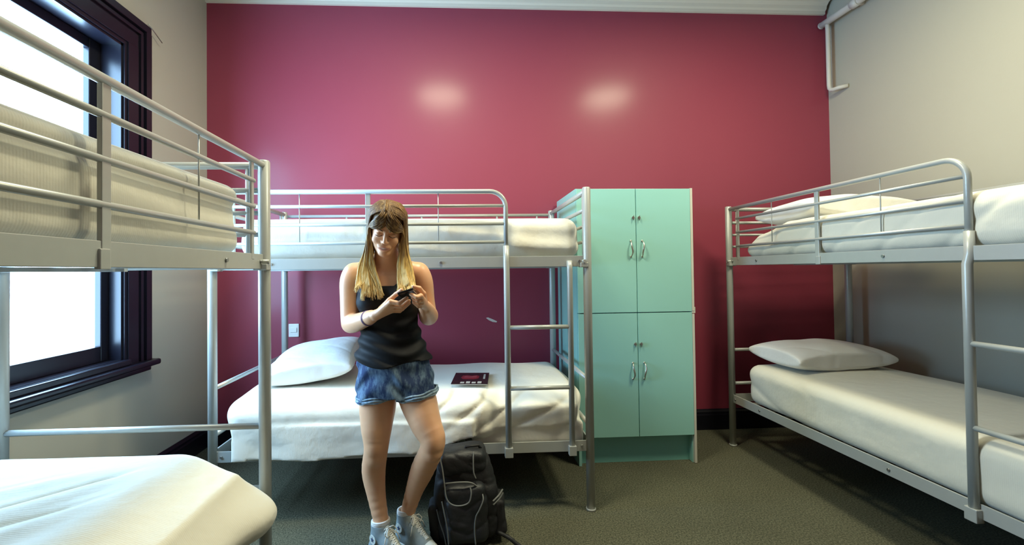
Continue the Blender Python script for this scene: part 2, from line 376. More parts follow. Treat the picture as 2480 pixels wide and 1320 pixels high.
# ------------------------------------------------------------ bunk beds
# local frame: x along the bed away from the head posts, y from the open side to the wall side
def bunk(name, loc, rz, W, L, mirror, label):
    root = empty(name, loc, rz, label, 'bunk bed', 'silver metal bunk beds')
    S = M['steel']; H = 1.733; B = lambda mb, nm, m=S: mb.build(nm, m, root, mirror=mirror)
    for x in (0, L):
        for y in (0, W):
            B(MB().tube([(x, y, .0), (x, y, H - .006), (x, y, H)], [.0225, .0225, .018], 16).tube([(x, y, 0), (x, y, .012)], .026, 16), 'post')
    for y, s_ in ((0, 1), (W, -1)):           # angle-iron side rails
        for z0, z1 in ((.315, .372), (1.305, 1.362)):
            a, b_ = sorted((y - s_ * .018, y - s_ * .013)); c, d = sorted((y - s_ * .018, y + s_ * .03))
            mb = MB().box(.018, L - .018, y - .004, y + .004, z0, z1, .0015)
            c, d = sorted((y, y + s_ * .032)); mb.box(.018, L - .018, c, d, z0, z0 + .004)
            r = B(mb, 'side_rail')
            for x in (.045, .30, L - .045, L * .60):
                yy = y - s_ * .004; MB().tube([(x, yy, z0 + .028), (x, yy - s_ * .006, z0 + .028)], .007, 10).build('bolt', M['steel_dark'], r, mirror=mirror)
    for x in (0, L):                          # end frames
        mb = MB()
        for z, r in ((1.712, .0145), (1.614, .011), (1.525, .009), (1.440, .009)): mb.tube([(x, 0, z), (x, W, z)], r, 12)
        for y in (.062, W - .062): mb.tube([(x, y, 1.335), (x, y, 1.712)], .009, 10)
        mb.box(x - .004, x + .004, 0, W, 1.305, 1.362)
        B(mb, 'end_frame')
        B(MB().tube([(x, 0, .692), (x, W, .692)], .012, 12), 'end_bar')
        B(MB().tube([(x, 0, .450), (x, W, .450)], .012, 12).box(x - .004, x + .004, 0, W, .315, .372), 'end_bar')
        for y in (0, W):                      # corner brackets
            bx = x + (.022 if x == 0 else -.022)
            B(MB().box(min(x, bx + (.02 if x == 0 else -.02)), max(x, bx + (.02 if x == 0 else -.02)), y - .026, y + .026, 1.300, 1.325, .003).tube([(bx, y - .03, 1.333), (bx, y + .03, 1.333)], .009, 8), 'corner_bracket', S)
    # front guard: top rail bending down into the ladder stile
    gx = 1.53
    top = [(0, 0, 1.712)] + [(gx - .115, 0, 1.712)] + [(x, 0, z) for x, z in arc(gx - .085, 1.627, .085, 90, 0, 8)] + [(gx, 0, 1.33)]
    B(MB().tube(top, .0125, 14), 'guard_top_rail')
    for z in (1.635, 1.538, 1.440): B(MB().tube([(.09, 0, z), (gx, 0, z)], .0088, 12), 'guard_bar')
    B(MB().box(.800 - .013, .800 + .013, -.006, .006, 1.300, 1.712, .002).box(.800 - .006, .800 + .022, -.010, .004, 1.30, 1.345, .002), 'guard_upright')
    B(MB().box(.107 - .010, .107 + .010, -.005, .005, 1.340, 1.712, .002), 'guard_upright')
    for x in (.445, 1.17): B(MB().tube([(x, 0, 1.44), (x, 0, 1.71)], .0028, 6), 'guard_wire')
    # wall-side guard
    mb = MB().tube([(0, W, 1.700), (L, W, 1.700)], .011, 10).tube([(0, W, 1.52), (L, W, 1.52)], .008, 10)
    for x in (.45, 1.0, 1.56, 1.86): mb.tube([(x, W, 1.34), (x, W, 1.70)], .007, 8)
    B(mb, 'rear_guard_rail')
    # ladder
    B(MB().tube([(gx, 0, 1.42), (gx, 0, 1.33), (gx, -.012, 1.29), (gx, -.012, .300)], .0165, 14).box(gx - .022, gx + .022, -.030, .004, .300, .352, .003), 'ladder_stile')
    B(MB().tube([(gx + .34, -.006, 1.335), (gx + .34, -.012, 1.29), (gx + .34, -.012, .300)], .0150, 14).box(gx + .32, gx + .36, -.030, .004, .300, .352, .003), 'ladder_stile')
    for z in (.983, .660): B(MB().tube([(gx, -.012, z), (gx + .34, -.012, z)], .0115, 12), 'ladder_rung')
    # slat decks
    for z in (.322, 1.312):
        mb = MB()
        for i in range(13):
            x = .10 + i * (L - .2) / 12; mb.box(x - .022, x + .022, .006, W - .006, z, z + .006)
        mb.box(.06, L - .06, W / 2 - .015, W / 2 + .015, z - .012, z + .001)
        B(mb, 'slat_deck')
    return root
R90 = -math.pi / 2
bunk('bunk_bed', (-1.277, 2.405, 0), -.0055, .952, 1.969, False, 'silver metal bunk bed with ladder against the magenta wall behind the standing woman')
bunk('bunk_bed', (-.764, 1.813, 0), R90, .976, 1.969, True, 'silver metal bunk bed in front of the window with dark frame')
bunk('bunk_bed', (1.968, 3.172, 0), R90 + .0117, .916, 1.969, False, 'silver metal bunk bed along the cream wall right of the aqua locker')

# ------------------------------------------------------------ bedding
def bedding(name, lo, hi, r, h, m, folds, label, cat='mattress', group='bunk mattresses in white covers', shape=None, zpad=.0):
    f = Field([lo[0] - .05, lo[1] - .05, lo[2] - .05 - zpad], [c + .06 for c in hi], h)
    X, Y, Z = f.grid(f.sl(f.lo, hi) if False else (slice(None),) * 3)
    d = rbox_d(X, Y, Z, lo, hi, r)
    if shape is not None: d = d + shape(X, Y, Z)
    d = d + folds(X, Y, Z)
    f.F = d.astype(np.float32)
    me = f.mesh(name)
    c = Vector(((lo[0] + hi[0]) / 2, (lo[1] + hi[1]) / 2, lo[2])); me.transform(Matrix.Translation(-c))
    o = link(name, me, m, None, True); o.location = c
    return meta(o, label, cat, group)
def ridge(t): return 1 - np.abs(np.sin(t))
def sstep(x, a, b): t = np.clip((x - a) / (b - a), 0, 1); return t * t * (3 - 2 * t)

# middle lower: long front drape with slanting creases near the ladder
def f1(X, Y, Z):
    front = sstep(-Y, -2.62, -2.42)
    hem = sstep(-Z, -.56, -.38)
    a = (.016 * front * sstep(X, -.45, .0) * ridge((X * 1.0 - Z * 1.9) * 13 + .8 * np.sin(X * 5)) ** 2)
    b_ = .010 * front * hem * np.sin(X * 17 + 1.5 * np.sin(X * 4))
    t = -.022 * sstep(-X, .3, 1.1) * sstep(Z, .4, .6) - .004 * wav(X, Y, Z, 9, 3)
    fold = a + b_ + t - .018 * np.cos((Y - 2.85) * 3.0) * sstep(Z, .45, .6)
    body = rbox_d(X, Y, Z, (-1.195, 2.372, .378), (.690, 3.325, .612), .075)
    hem = .335 + .014 * np.sin(X * 7 + 1) * np.sin(X * 3) + .075 * sstep(X, -.25, .05) - .012 * sstep(X, .25, .62)
    skirt = np.maximum(np.maximum(np.abs(Y - 2.372 - .006 * np.sin(X * 19 + 2 * np.sin(X * 5)) * sstep(-Z, -.5, -.36)) - .014, np.maximum(hem - Z, Z - .50)), np.abs(X + .545) - .615)
    fold = fold + .052 * sstep(X, .10, .22) * sstep(-Y, -2.60, -2.42)
    under = rbox_d(X, Y, Z, (.06, 2.436, .342), (.672, 3.30, .46), .02)
    return smin(smin(body + fold, skirt + 0 * Z, .03), under, .02) - body
bedding('mattress', (-1.195, 2.372, .378), (.690, 3.325, .612), .075, .0085, M['spread_x'], f1, 'white covered mattress with creased front drape on the lower bunk behind the woman', zpad=.07)
def f1d(X, Y, Z):   # hanging hem of the cover
    return .009 * np.sin(X * 15 + 2 * np.sin(X * 3)) - .003 * wav(X, Y, Z, 14, 8)
def f2(X, Y, Z):
    return -.005 * wav(X, Y, Z, 8, 5) + .006 * sstep(-Y, -2.6, -2.4) * np.sin(Z * 45 + X * 4 + 2 * np.sin(X * 3)) * sstep(-Z, -1.58, -1.42)
bedding('mattress', (-1.165, 2.428, 1.350), (.668, 3.325, 1.578), .075, .0115, M['spread_x'], f2, 'white covered mattress on the upper bunk behind the woman\'s head')
# left lower: bulky cover overhanging the rail, long shallow folds
def f3(X, Y, Z):
    top = sstep(Z, .5, .60)
    inn = sstep(-X, .98, 1.15) * sstep(-Y, -1.62, -1.45); q = X * 1.0 - Y * 1.25
    g = top * inn * (.020 * np.exp(-((q + 2.98 + .05 * np.sin(X * 5)) / .030) ** 2) + .012 * np.exp(-((q + 2.80 + .04 * np.sin(X * 7)) / .022) ** 2) + .010 * np.exp(-((q + 3.20) / .03) ** 2) + .006 * np.sin(q * 24 + np.sin(X * 6)))
    side = sstep(X, -.80, -.72)
    return g + .012 * side * np.sin(Y * 16 + Z * 9) * sstep(-Z, -.6, -.42) - .004 * wav(X, Y, Z, 7, 9)
def s3(X, Y, Z):   # cover flares outwards below
    return -.028 * sstep(-Z, -.60, -.42) * sstep(X, -1.1, -.76) - .03 * sstep(-Z, -.60, -.42) * sstep(Y, 1.5, 1.72) + .115 * sstep(X, -1.02, -.69) * sstep(Z, .40, .62)
bedding('mattress', (-1.70, .0, .384), (-.722, 1.745, .645), .085, .010, M['spread'], f3, 'white covered mattress on the left lower bunk, cover hanging over the rail in the foreground', shape=s3)
def f4(X, Y, Z):
    side = sstep(X, -.86, -.80)
    return -.005 * wav(X, Y, Z, 7, 11) + side * (.010 * np.exp(-((Z - (1.565 - .03 * (Y - .5))) / .018) ** 2) + .006 * np.sin(Z * 38 + Y * 5 + np.sin(Y * 6)) * sstep(Y, .9, 1.6)) - .03 * sstep(-Z, -1.5, -1.36) * side * sstep(Y, 1.3, 1.65) * 0
bedding('mattress', (-1.68, -.1, 1.348), (-.795, 1.690, 1.606), .050, .0095, M['spread'], f4, 'cream striped mattress behind the guard rails of the left upper bunk')
def f5(X, Y, Z):
    side = sstep(-X, -2.10, -2.0)
    return -.005 * wav(X, Y, Z, 6, 13) + side * .010 * ridge((Y * 1.2 - Z * 3.0) * 4 + 1) ** 3 * sstep(Y, 2.3, 2.9) - .015 * np.cos((X - 2.43) * 3.0) * sstep(Z, .45, .6)
bedding('mattress', (1.988, 1.22, .352), (2.868, 3.030, .612), .065, .0105, M['spread'], f5, 'white covered mattress on the right lower bunk beneath the single pillow')
def f6(X, Y, Z):
    side = sstep(-X, -2.10, -2.0)
    return -.006 * wav(X, Y, Z, 6, 17) + side * .008 * ridge((Y * 2.2 + Z * 3.0) * 5 + 1) ** 3 + .10 * np.clip((Y - 2.68) / .36, 0, 1.1) * sstep(Z, 1.40, 1.55)
bedding('mattress', (1.992, 1.22, 1.345), (2.862, 3.055, 1.578), .075, .0105, M['spread'], f6, 'white covered mattress on the right upper bunk near the curved guard rail')

def pillow(c, size, rz, tilt, label, seed):
    w, l, t = size; f = Field((-w / 2 - .04, -l / 2 - .04, -t / 2 - .04), (w / 2 + .04, l / 2 + .04, t / 2 + .05), .008)
    X, Y, Z = f.grid((slice(None),) * 3)
    u = np.clip(np.abs(X) / (w / 2), 0, 1.3); v = np.clip(np.abs(Y) / (l / 2), 0, 1.3)
    th = t / 2 * (np.clip(1 - u ** 2.6, 0, 1) * np.clip(1 - v ** 2.6, 0, 1)) ** .42
    pinch = .022 * (u ** 2 * (1 - v ** 2) + v ** 2 * (1 - u ** 2))
    edge = np.maximum(np.abs(X) - (w / 2 - pinch), np.abs(Y) - (l / 2 - pinch))
    d = np.maximum((np.abs(Z) - th - .005) * .7, edge)
    d = d + .004 * wav(X, Y, Z, 13, seed) * (1 - .5 * u) + .006 * ridge(X * 9 + Y * 12) ** 4 * (u * v) ** .5
    f.F = (d * .9).astype(np.float32); me = f.mesh('pillow'); o = link('pillow', me, M['pillow'], None, True)
    o.location = c; o.rotation_euler = (tilt[0], tilt[1], rz)
    return meta(o, label, 'pillow', 'white pillows on the bunks')
pillow((-.895, 2.90, .745), (.50, .70, .17), .10, (math.radians(4), math.radians(-7), 0), 'white pillow on the lower bunk left of the woman', 1)
pillow((2.405, 2.885, .703), (.74, .42, .165), .12, (math.radians(3), math.radians(1), 0), 'white pillow at the far end of the right lower bunk', 2)
pillow((2.43, 2.78, 1.640), (.74, .50, .17), .05, (math.radians(-3), 0, 0), 'white pillow low behind the guard rails of the right upper bunk', 3)

# magazine
mg = empty('magazine', (.065, 2.70, .640), -.10, 'black and red magazine lying on the lower bunk right of the woman', 'magazine')
def quad(x0, x1, y0, y1, z, t=.0006): return MB().box(x0, x1, y0, y1, z, z + t)
MB().box(-.104, .102, -.138, .138, 0, .005, .0015).build('pages', mat('magazine_paper', (.70, .66, .60), .6), mg)
MB().box(-.106, .104, -.140, .140, .005, .0062).build('cover', mat('black_glossy_cover', (.012, .010, .011), .25), mg)
k = MB(); k.prism([(-.062, .012), (-.055, .062), (-.030, .075), (.000, .058), (.030, .072), (.048, .05), (.045, -.01), (.02, -.03), (-.045, -.028)], 'z', .0062, .0067); k.build('cover_picture', mat('red_print', (.28, .022, .030), .3), mg)
k = MB(); k.prism([(-.045, .022), (-.038, .048), (-.015, .030), (.018, .046), (.035, .04), (.030, .018), (.0, .012)], 'z', .0067, .0071); k.build('cover_print', mat('pink_print', (.45, .10, .11), .3), mg)
k = MB().box(.072, .084, -.02, .10, .0062, .0067); [k.box(-.055 + i * .033, -.032 + i * .033, -.125, -.09 + .01 * (i % 2), .0062, .0067) for i in range(4)]
k.build('cover_print', mat('pale_print', (.50, .47, .43), .4), mg)

# ------------------------------------------------------------ locker
lx0, lx1, ly0, ly1, lh = .772, 1.552, 2.923, 3.483, 1.82
lk = empty('locker', ((lx0 + lx1) / 2, (ly0 + ly1) / 2, 0), 0, 'tall aqua locker with four doors between the middle and right bunks', 'locker')
ix = Matrix.Translation(lk.location).inverted()
c = MB()
c.box(lx0, lx0 + .018, ly0, ly1, 0, lh).box(lx1 - .018, lx1, ly0, ly1, 0, lh).box(lx0 + .018, lx1 - .018, ly0, ly1, lh - .018, lh)
c.box(lx0 + .018, lx1 - .018, ly0 + .02, ly1, .175, .190).box(lx0 + .018, lx1 - .018, ly0 + .02, ly1, .99, 1.005).box(lx0 + .018, lx1 - .018, ly1 - .01, ly1, .19, lh - .018)
c.build('carcass', M['teal'], lk, ix)
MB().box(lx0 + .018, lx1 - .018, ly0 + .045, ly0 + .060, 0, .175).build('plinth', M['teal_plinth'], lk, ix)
MB().box(lx1 - .012, lx1 + .003, ly0 - .020, ly0 + .0, .003, .985).box(lx1 - .012, lx1 + .003, ly0 - .020, ly0, 1.005, lh).box(lx1 - .012, lx1 + .010, ly0 - .018, ly0 + .004, .99, 1.03).build('edge_strip', M['edge'], lk, ix)
xm = 1.170
def handle(px, pz, door):
    y = ly0 - .020; s_ = 1 if px > xm else -1
    pts = [(px + s_ * .004 * math.sin(t * math.pi * 2), y - .004 - .024 * math.sin(t * math.pi) ** .6, pz + .052 - .104 * t) for t in np.linspace(0, 1, 13)]
    MB().tube(pts, [.0035 + .0025 * math.sin(t * math.pi) for t in np.linspace(0, 1, 13)], 8).ball((px, y - .002, pz + .052), (.007, .004, .007)).ball((px, y - .002, pz - .052), (.007, .004, .007)).build('handle', M['nickel'], door, ix)
for (a, b_, za, zb) in ((lx0 + .002, xm - .0022, 1.0015, lh - .003), (xm + .0022, lx1 - .013, 1.0015, lh - .003), (lx0 + .002, xm - .0022, .188, .9955), (xm + .0022, lx1 - .013, .188, .9955)):
    d = MB().box(a, b_, ly0 - .019, ly0 - .001, za, zb, .0012).build('door', M['teal'], lk, ix)
    s_ = -1 if b_ < xm else 1; px = xm + s_ * .036; top = za > .9
    handle(px + s_ * .002, 1.420 if top else .618, d)
    zk = 1.625 if top else .793
    MB().tube([(xm + s_ * .020, ly0 - .019, zk), (xm + s_ * .020, ly0 - .027, zk)], .009, 14).box(xm + s_ * .020 - .0015, xm + s_ * .020 + .0015, ly0 - .036, ly0 - .027, zk - .016, zk + .014).build('lock', M['nickel'], d, ix)

# ------------------------------------------------------------ backpack
bk = empty('backpack', (.04, 2.19, 0), 0, 'black hiking backpack standing on the carpet beside the woman\'s feet', 'backpack')
lean = Matrix.Translation((.035, 2.190, 0)) @ Matrix.Rotation(math.radians(-4), 4, 'Y') @ Matrix.Rotation(math.radians(-5), 4, 'X') @ Matrix.Diagonal((1, 1, .915, 1))
ib = Matrix.Translation(bk.location).inverted()
def bpart(name, lo, hi, r, m, parent, h=.007, fold=.004, seed=1, extra=None, pins=None):
    f = Field([c - .03 for c in lo], [c + .03 for c in hi], h); X, Y, Z = f.grid((slice(None),) * 3)
    d = rbox_d(X, Y, Z, lo, hi, r) - fold * wav(X, Y, Z, 22, seed) + .0035 * ridge(wav(X, Y, Z * 1.8, 16, seed + 30) * 2.2) ** 3
    if extra is not None: d = d + extra(X, Y, Z)
    f.F = d.astype(np.float32); me = f.mesh(name); me.transform(ib @ lean)
    return link(name, me, m, parent, True)
taper = lambda X, Y, Z: .045 * sstep(Z, .22, .46) * np.abs(X) / .16 + .006 * ridge(Z * 20 + X * 4) ** 3
body = bpart('pack_body', (-.158, -.085, .004), (.158, .125, .435), .062, M['pack'], bk, extra=taper, fold=.006)
bpart('pack_lid', (-.122, -.088, .335), (.118, .120, .468), .045, M['pack2'], bk, fold=.006, seed=4, extra=lambda X, Y, Z: .004 * ridge(X * 24 + Z * 30) ** 3)
bpart('front_pocket', (-.105, -.135, .03), (.095, -.045, .315), .040, M['pack2'], bk, seed=6, fold=.006, extra=lambda X, Y, Z: .007 * ridge(Z * 26 - np.abs(X) * 14 + 1) ** 3)
for sx in (-1, 1): bpart('side_pocket', (min(sx * .125, sx * .185), -.07, .02), (max(sx * .125, sx * .185), .09, .20), .026, M['pack'], bk, seed=8 + sx, fold=.006)
def bt(name, pts, r, m, seg=8, world=False):
    P = []                                              # smooth the polyline a little
    pp = [Vector(p) for p in pts]
    for i in range(len(pp) - 1):
        a, b1, c1, d1 = pp[max(i - 1, 0)], pp[i], pp[i + 1], pp[min(i + 2, len(pp) - 1)]
        for t in np.linspace(0, 1, 7)[:-1]:
            P.append(.5 * ((2 * b1) + (c1 - a) * t + (2 * a - 5 * b1 + 4 * c1 - d1) * t * t + (3 * b1 - a - 3 * c1 + d1) * t ** 3))
    P.append(pp[-1])
    return MB().tube(P, r, seg).build(name, m, bk, ib if world else ib @ lean)
bt('cord', [(-.108, -.080, .455), (-.098, -.098, .40), (-.092, -.125, .34), (-.085, -.150, .275), (-.060, -.158, .245), (-.020, -.160, .237), (.015, -.158, .248), (.028, -.152, .285), (.026, -.142, .31)], .0035, M['cord'])
bt('cord', [(-.088, -.125, .335), (-.02, -.135, .338), (.03, -.130, .328), (.06, -.118, .300), (.085, -.105, .280)], .0045, M['cord'])
bt('cord', [(.055, -.082, .46), (.050, -.098, .43), (.047, -.112, .37), (.055, -.116, .34)], .0035, M['cord'])
bt('piping', [(.078, -.118, .27), (.080, -.142, .245), (.060, -.150, .205), (.040, -.150, .17), (.030, -.150, .11), (.030, -.148, .04)], .0032, M['cord'])
bt('piping', [(-.110, -.120, .25), (-.100, -.138, .19), (-.092, -.142, .12), (-.092, -.140, .05)], .0030, M['cord'])
bt('piping', [(-.138, -.088, .20), (-.128, -.092, .14), (-.112, -.100, .08), (-.105, -.105, .03)], .0028, M['cord'])
for z in (.225, .208): bt('compression_strap', [(.125, -.098, z - .012), (.155, -.080, z + .006), (.178, -.03, z + .012)], .0045, M['cord'])
MB().tube([(.09, -.02, .455), (.08, -.03, .474), (.02, -.035, .476), (.01, -.02, .455)], .007, 8).build('grab_handle', M['pack'], bk, ib @ lean)
bt('hip_strap', [(.17, 2.13, .055), (.215, 2.095, .050), (.245, 2.085, .030), (.275, 2.075, .012), (.300, 2.05, .010)], .0095, M['pack'], 10, True)
MB().box(.262, .296, 2.045, 2.075, .004, .020, .005).build('strap_buckle', M['pack2'], bk, ib)

# ------------------------------------------------------------ woman
PX, PY = -.32, 2.11
pe = empty('person', (PX, PY, 0), 0, 'person in black tank top and denim shorts standing and looking at a phone', 'person')
ip = Matrix.Translation((-PX, -PY, 0))
V = lambda *a: np.array(a, float)
TZ = [.66, .70, .78, .86, .94, 1.00, 1.08, 1.15, 1.21, 1.27, 1.305]
TC = [-.303, -.303, -.303, -.308, -.317, -.325, -.329, -.333, -.338, -.342, -.342]
TY = [2.135, 2.135, 2.140, 2.138, 2.135, 2.132, 2.130, 2.130, 2.135, 2.142, 2.145]
TA = [.140, .160, .166, .158, .134, .124, .127, .135, .140, .132, .100]
TB = [.085, .105, .116, .106, .092, .086, .088, .094, .096, .080, .060]
def torso_d(X, Y, Z, g=0.):
    z = Z.ravel(); cx, cy, a, b_ = [np.interp(z, TZ, q)[None, None, :] for q in (TC, TY, TA, TB)]
    a = a + g; b_ = b_ + g
    q = np.sqrt(((X - cx) / a) ** 2 + ((Y - cy) / b_) ** 2) + 1e-6
    gg = np.sqrt(((X - cx) / a ** 2) ** 2 + ((Y - cy) / b_ ** 2) ** 2) + 1e-6
    d = np.where(q < .3, -.05, q * (q - 1) / gg)
    return np.maximum(d, np.maximum(Z - 1.305 - g, .735 - g - Z))
BL, BR = (-.398, 2.062, 1.155), (-.268, 2.060, 1.155)
HL, KL, CL, SLl, AL = V(-.378, 2.135, .775), V(-.386, 2.088, .486), V(-.404, 2.118, .372), V(-.388, 2.098, .265), V(-.360, 2.068, .150)
HR, KR, CR, SR, AR = V(-.228, 2.132, .775), V(-.124, 2.022, .524), V(-.176, 2.082, .385), V(-.218, 2.125, .272), V(-.256, 2.152, .150)
def thighs(f, g=0., k=.012):
    for H, K_, mid in ((HL, KL, V(-.384, 2.118, .66)), (HR, KR, V(-.190, 2.095, .680))):
        f.chain([H, mid, (mid + K_) / 2 + V(0, -.008, 0)], [.088 + g, .079 + g, .066 + g], k)
bf = Field((-.60, 1.80, .10), (-.03, 2.30, 1.63), .0034)
bf.add(torso_d, (-.50, 2.0, .66), (-.14, 2.27, 1.31), 0)
for c_ in (BL, BR): bf.ell(c_, (.056, .045, .056), .03)
for c_ in ((-.375, 2.185, .76), (-.235, 2.185, .76)): bf.ell(c_, (.082, .070, .085), .03)
for s_, sh in ((-1, V(-.492, 2.142, 1.287)), (1, V(-.192, 2.142, 1.287))):
    bf.chain([V(-.340, 2.135, 1.335), V(-.340, 2.14, 1.315) * .45 + sh * .55 + V(0, 0, .006), sh], [.042, .034, .040], .03)
# arms
bf.limb([(-.490, 2.142, 1.284), (-.508, 2.138, 1.235), (-.510, 2.128, 1.12), (-.505, 2.120, 1.048)], [.043, .042, .036, .034], .02)
bf.limb([(-.505, 2.120, 1.046), (-.466, 2.066, 1.060), (-.410, 1.992, 1.082), (-.366, 1.934, 1.101)], [.035, .0355, .029, .0225], .016)
bf.limb([(-.194, 2.142, 1.284), (-.172, 2.146, 1.232), (-.158, 2.156, 1.13), (-.150, 2.162, 1.072)], [.043, .041, .035, .033], .02)
bf.limb([(-.150, 2.162, 1.070), (-.140, 2.105, 1.084), (-.144, 2.03, 1.112), (-.152, 1.972, 1.136)], [.034, .0350, .028, .0225], .016)
# legs
thighs(bf)
for H, K_, C_, S_, A_, fw in ((HL, KL, CL, SLl, AL, -1), (HR, KR, CR, SR, AR, -1)):
    mid = (V(-.384, 2.118, .66) if H is HL else V(-.190, 2.095, .680)); m2 = (mid + K_) / 2 + V(0, -.008, 0)
    bf.limb([H, mid, m2, K_, C_, S_, A_], [.086, .079, .066, .0525, .0520, .0395, .0315], .008)
    bf.ell(tuple(K_ + V(0, -.024, .004)), (.032, .030, .036), .02)
    bf.ell(tuple(K_ + V(.002, -.020, -.045)), (.026, .024, .022), .02)
# hands: palms grown towards four knuckles, separate bent fingers, thumbs from the side of the palm
def hand(wr, kn, tips, mids, th, rr=.0088):
    for i, kk in enumerate(kn):
        bf.cone(wr, kk, .017, .0112, .012)
    for kk, mm_, tt in zip(kn, mids, tips):
        t1 = V(*mm_) * .45 + V(*tt) * .55
        bf.chain([kk, mm_, tt], [.0104, .0092, .0075], .002)
    bf.chain(th, [.0155, .0110, .0098, .0080], .004)
hand((-.352, 1.920, 1.106), [(-.278, 1.846, 1.166), (-.272, 1.864, 1.150), (-.274, 1.884, 1.136), (-.282, 1.902, 1.126)],
     [(-.214, 1.846, 1.181), (-.207, 1.868, 1.168), (-.210, 1.890, 1.156), (-.222, 1.910, 1.147)],
     [(-.243, 1.838, 1.160), (-.236, 1.860, 1.145), (-.238, 1.884, 1.133), (-.250, 1.905, 1.124)],
     [(-.325, 1.905, 1.132), (-.290, 1.890, 1.170), (-.262, 1.885, 1.194), (-.238, 1.868, 1.212)])
hand((-.152, 1.962, 1.140), [(-.157, 1.842, 1.188), (-.156, 1.860, 1.171), (-.158, 1.880, 1.156), (-.162, 1.900, 1.146)],
     [(-.196, 1.834, 1.196), (-.190, 1.854, 1.181), (-.188, 1.874, 1.168), (-.190, 1.896, 1.158)],
     [(-.172, 1.826, 1.184), (-.168, 1.846, 1.167), (-.167, 1.868, 1.153), (-.170, 1.892, 1.143)],
     [(-.150, 1.930, 1.160), (-.150, 1.900, 1.195), (-.166, 1.884, 1.218), (-.188, 1.868, 1.226)])
# neck and head
HC = Vector((-.329, 2.078, 1.488))
HRm = Matrix.Rotation(math.radians(9), 3, 'Z') @ Matrix.Rotation(math.radians(7), 3, 'Y') @ Matrix.Rotation(math.radians(27), 3, 'X')
Rl = [list(r) for r in HRm.transposed()]
def hw(x, y, z): return np.array(HC + HRm @ Vector((x, y, z)))
bf.chain([(-.340, 2.140, 1.30), (-.337, 2.118, 1.37), (-.334, 2.098, 1.43)], [.052, .046, .050], .028)
def hell(c_, r, k=.01, mode='u'): bf.ell(tuple(hw(*c_)), r, k, Rl, mode)
def hcone(a, b1, ra, rb, k=.01): bf.cone(hw(*a), hw(*b1), ra, rb, k)
hell((0, .012, .028), (.072, .090, .084), 0.02)
hell((0, -.030, -.028), (.058, .056, .074), .02)
for s_ in (-1, 1): hcone((s_ * .049, -.005, -.042), (s_ * .012, -.066, -.090), .016, .015, .02)
hell((0, -.074, -.092), (.021, .018, .015), .014)
for s_ in (-1, 1):
    hell((s_ * .034, -.064, -.034), (.024, .019, .020), .016)
    hell((s_ * .024, -.079, .020), (.021, .010, .008), .012)
    hell((s_ * .030, -.094, .000), (.015, .010, .010), .010, 's')
    hell((s_ * .030, -.0775, -.001), (.0145, .0125, .0105), .003)
hcone((0, -.083, .012), (0, -.104, -.026), .0070, .0095, .010)
for s_ in (-1, 1): hell((s_ * .0105, -.094, -.031), (.008, .009, .006), .006)
hell((0, -.086, -.059), (.030, .012, .016), .014)
hell((0, -.096, -.0615), (.019, .004, .0026), .003, 's')
hell((0, -.0950, -.0548), (.022, .006, .0038), .004)
hell((0, -.0940, -.0690), (.018, .006, .0046), .004)
me = bf.mesh('body'); 
co = np.zeros(len(me.polygons) * 3, np.float32); me.polygons.foreach_get('center', co); co = co.reshape(-1, 3)
lc = (co - np.array(HC)) @ np.array(HRm)
lip = (lc[:, 1] < -.086) & (np.abs(lc[:, 2] + .0615) < .0108 - .25 * np.abs(lc[:, 0]) * .9) & (np.abs(lc[:, 0]) < .024)
mi = np.where(lip, 1, 0).astype(np.int32)
me.transform(ip); body = link('body', me, [M['skin'], M['lip']], pe, True); me.polygons.foreach_set('material_index', mi)
for s_ in (-1, 1):
    MB().tube([hw(s_ * (.014 + .034 * t), -.0925 + .016 * t ** 1.5, .0190 + .006 * math.sin(t * 2.6)) for t in np.linspace(0, 1, 7)], [.0016, .0026, .0028, .0026, .0022, .0016, .0008], 6).build('eyebrow', M['brow'], pe, ip)
    MB().tube([hw(s_ * (.030 + .0150 * math.sin(t)), -.0885 - .0015 * math.cos(t) + .006 * abs(math.sin(t)) ** 2, -.0080 + .0035 * abs(math.sin(t))) for t in np.linspace(-1.4, 1.4, 9)], .0014, 6).build('eyelashes', M['brow'], pe, ip)
MB().tube([hw(.015 * t, -.0955 + .003 * t * t, -.0615 + .0020 * t * t) for t in np.linspace(-1, 1, 7)], [.0008, .0018, .0022, .0024, .0022, .0018, .0008], 6).build('teeth', M['teeth'], pe, ip)
# tank top
tf = Field((-.55, 1.98, .82), (-.10, 2.30, 1.34), .0042); X, Y, Z = tf.grid((slice(None),) * 3)
g = .009 + .012 * sstep(-Z, -1.02, -.88)
tf.F = torso_d(X, Y, Z, .008).astype(np.float32)
for c_ in (BL, BR): tf.ell(c_, (.063, .052, .063), .03)
for c_ in ((-.375, 2.185, .76), (-.235, 2.185, .76)): tf.ell(c_, (.090, .078, .095), .03)
tf.F += (-.017 * sstep(-Z, -1.06, -.92) - .0062 * np.sin(Z * 95 + 6 * (X + .33) + 2.2 * np.sin(X * 16 + Y * 6)) * sstep(-Z, -1.10, -1.0) - .003 * np.sin(Z * 50 + X * 25)).astype(np.float32)
dx = np.abs(X + .339)
topz = np.where(Y < 2.14, 1.224 + .9 * np.clip(dx - .045, 0, .04), 1.25) + .0 * Z
strap = np.maximum(np.abs(dx - .078) - .011, Z - 1.40)
tf.F = np.maximum(tf.F, np.minimum(Z - topz, strap + .0 * Z)).astype(np.float32)
tf.F = np.maximum(tf.F, .868 + .010 * np.sin(X * 22) + .1 * (dx ** 2) * 3 - Z).astype(np.float32)
for sh in (V(-.51, 2.14, 1.24), V(-.17, 2.14, 1.24)): tf.ell(tuple(sh), (.048, .10, .060), .004, None, 's')
me = tf.mesh('tank_top'); me.transform(ip); link('tank_top', me, M['black_cloth'], pe, True)
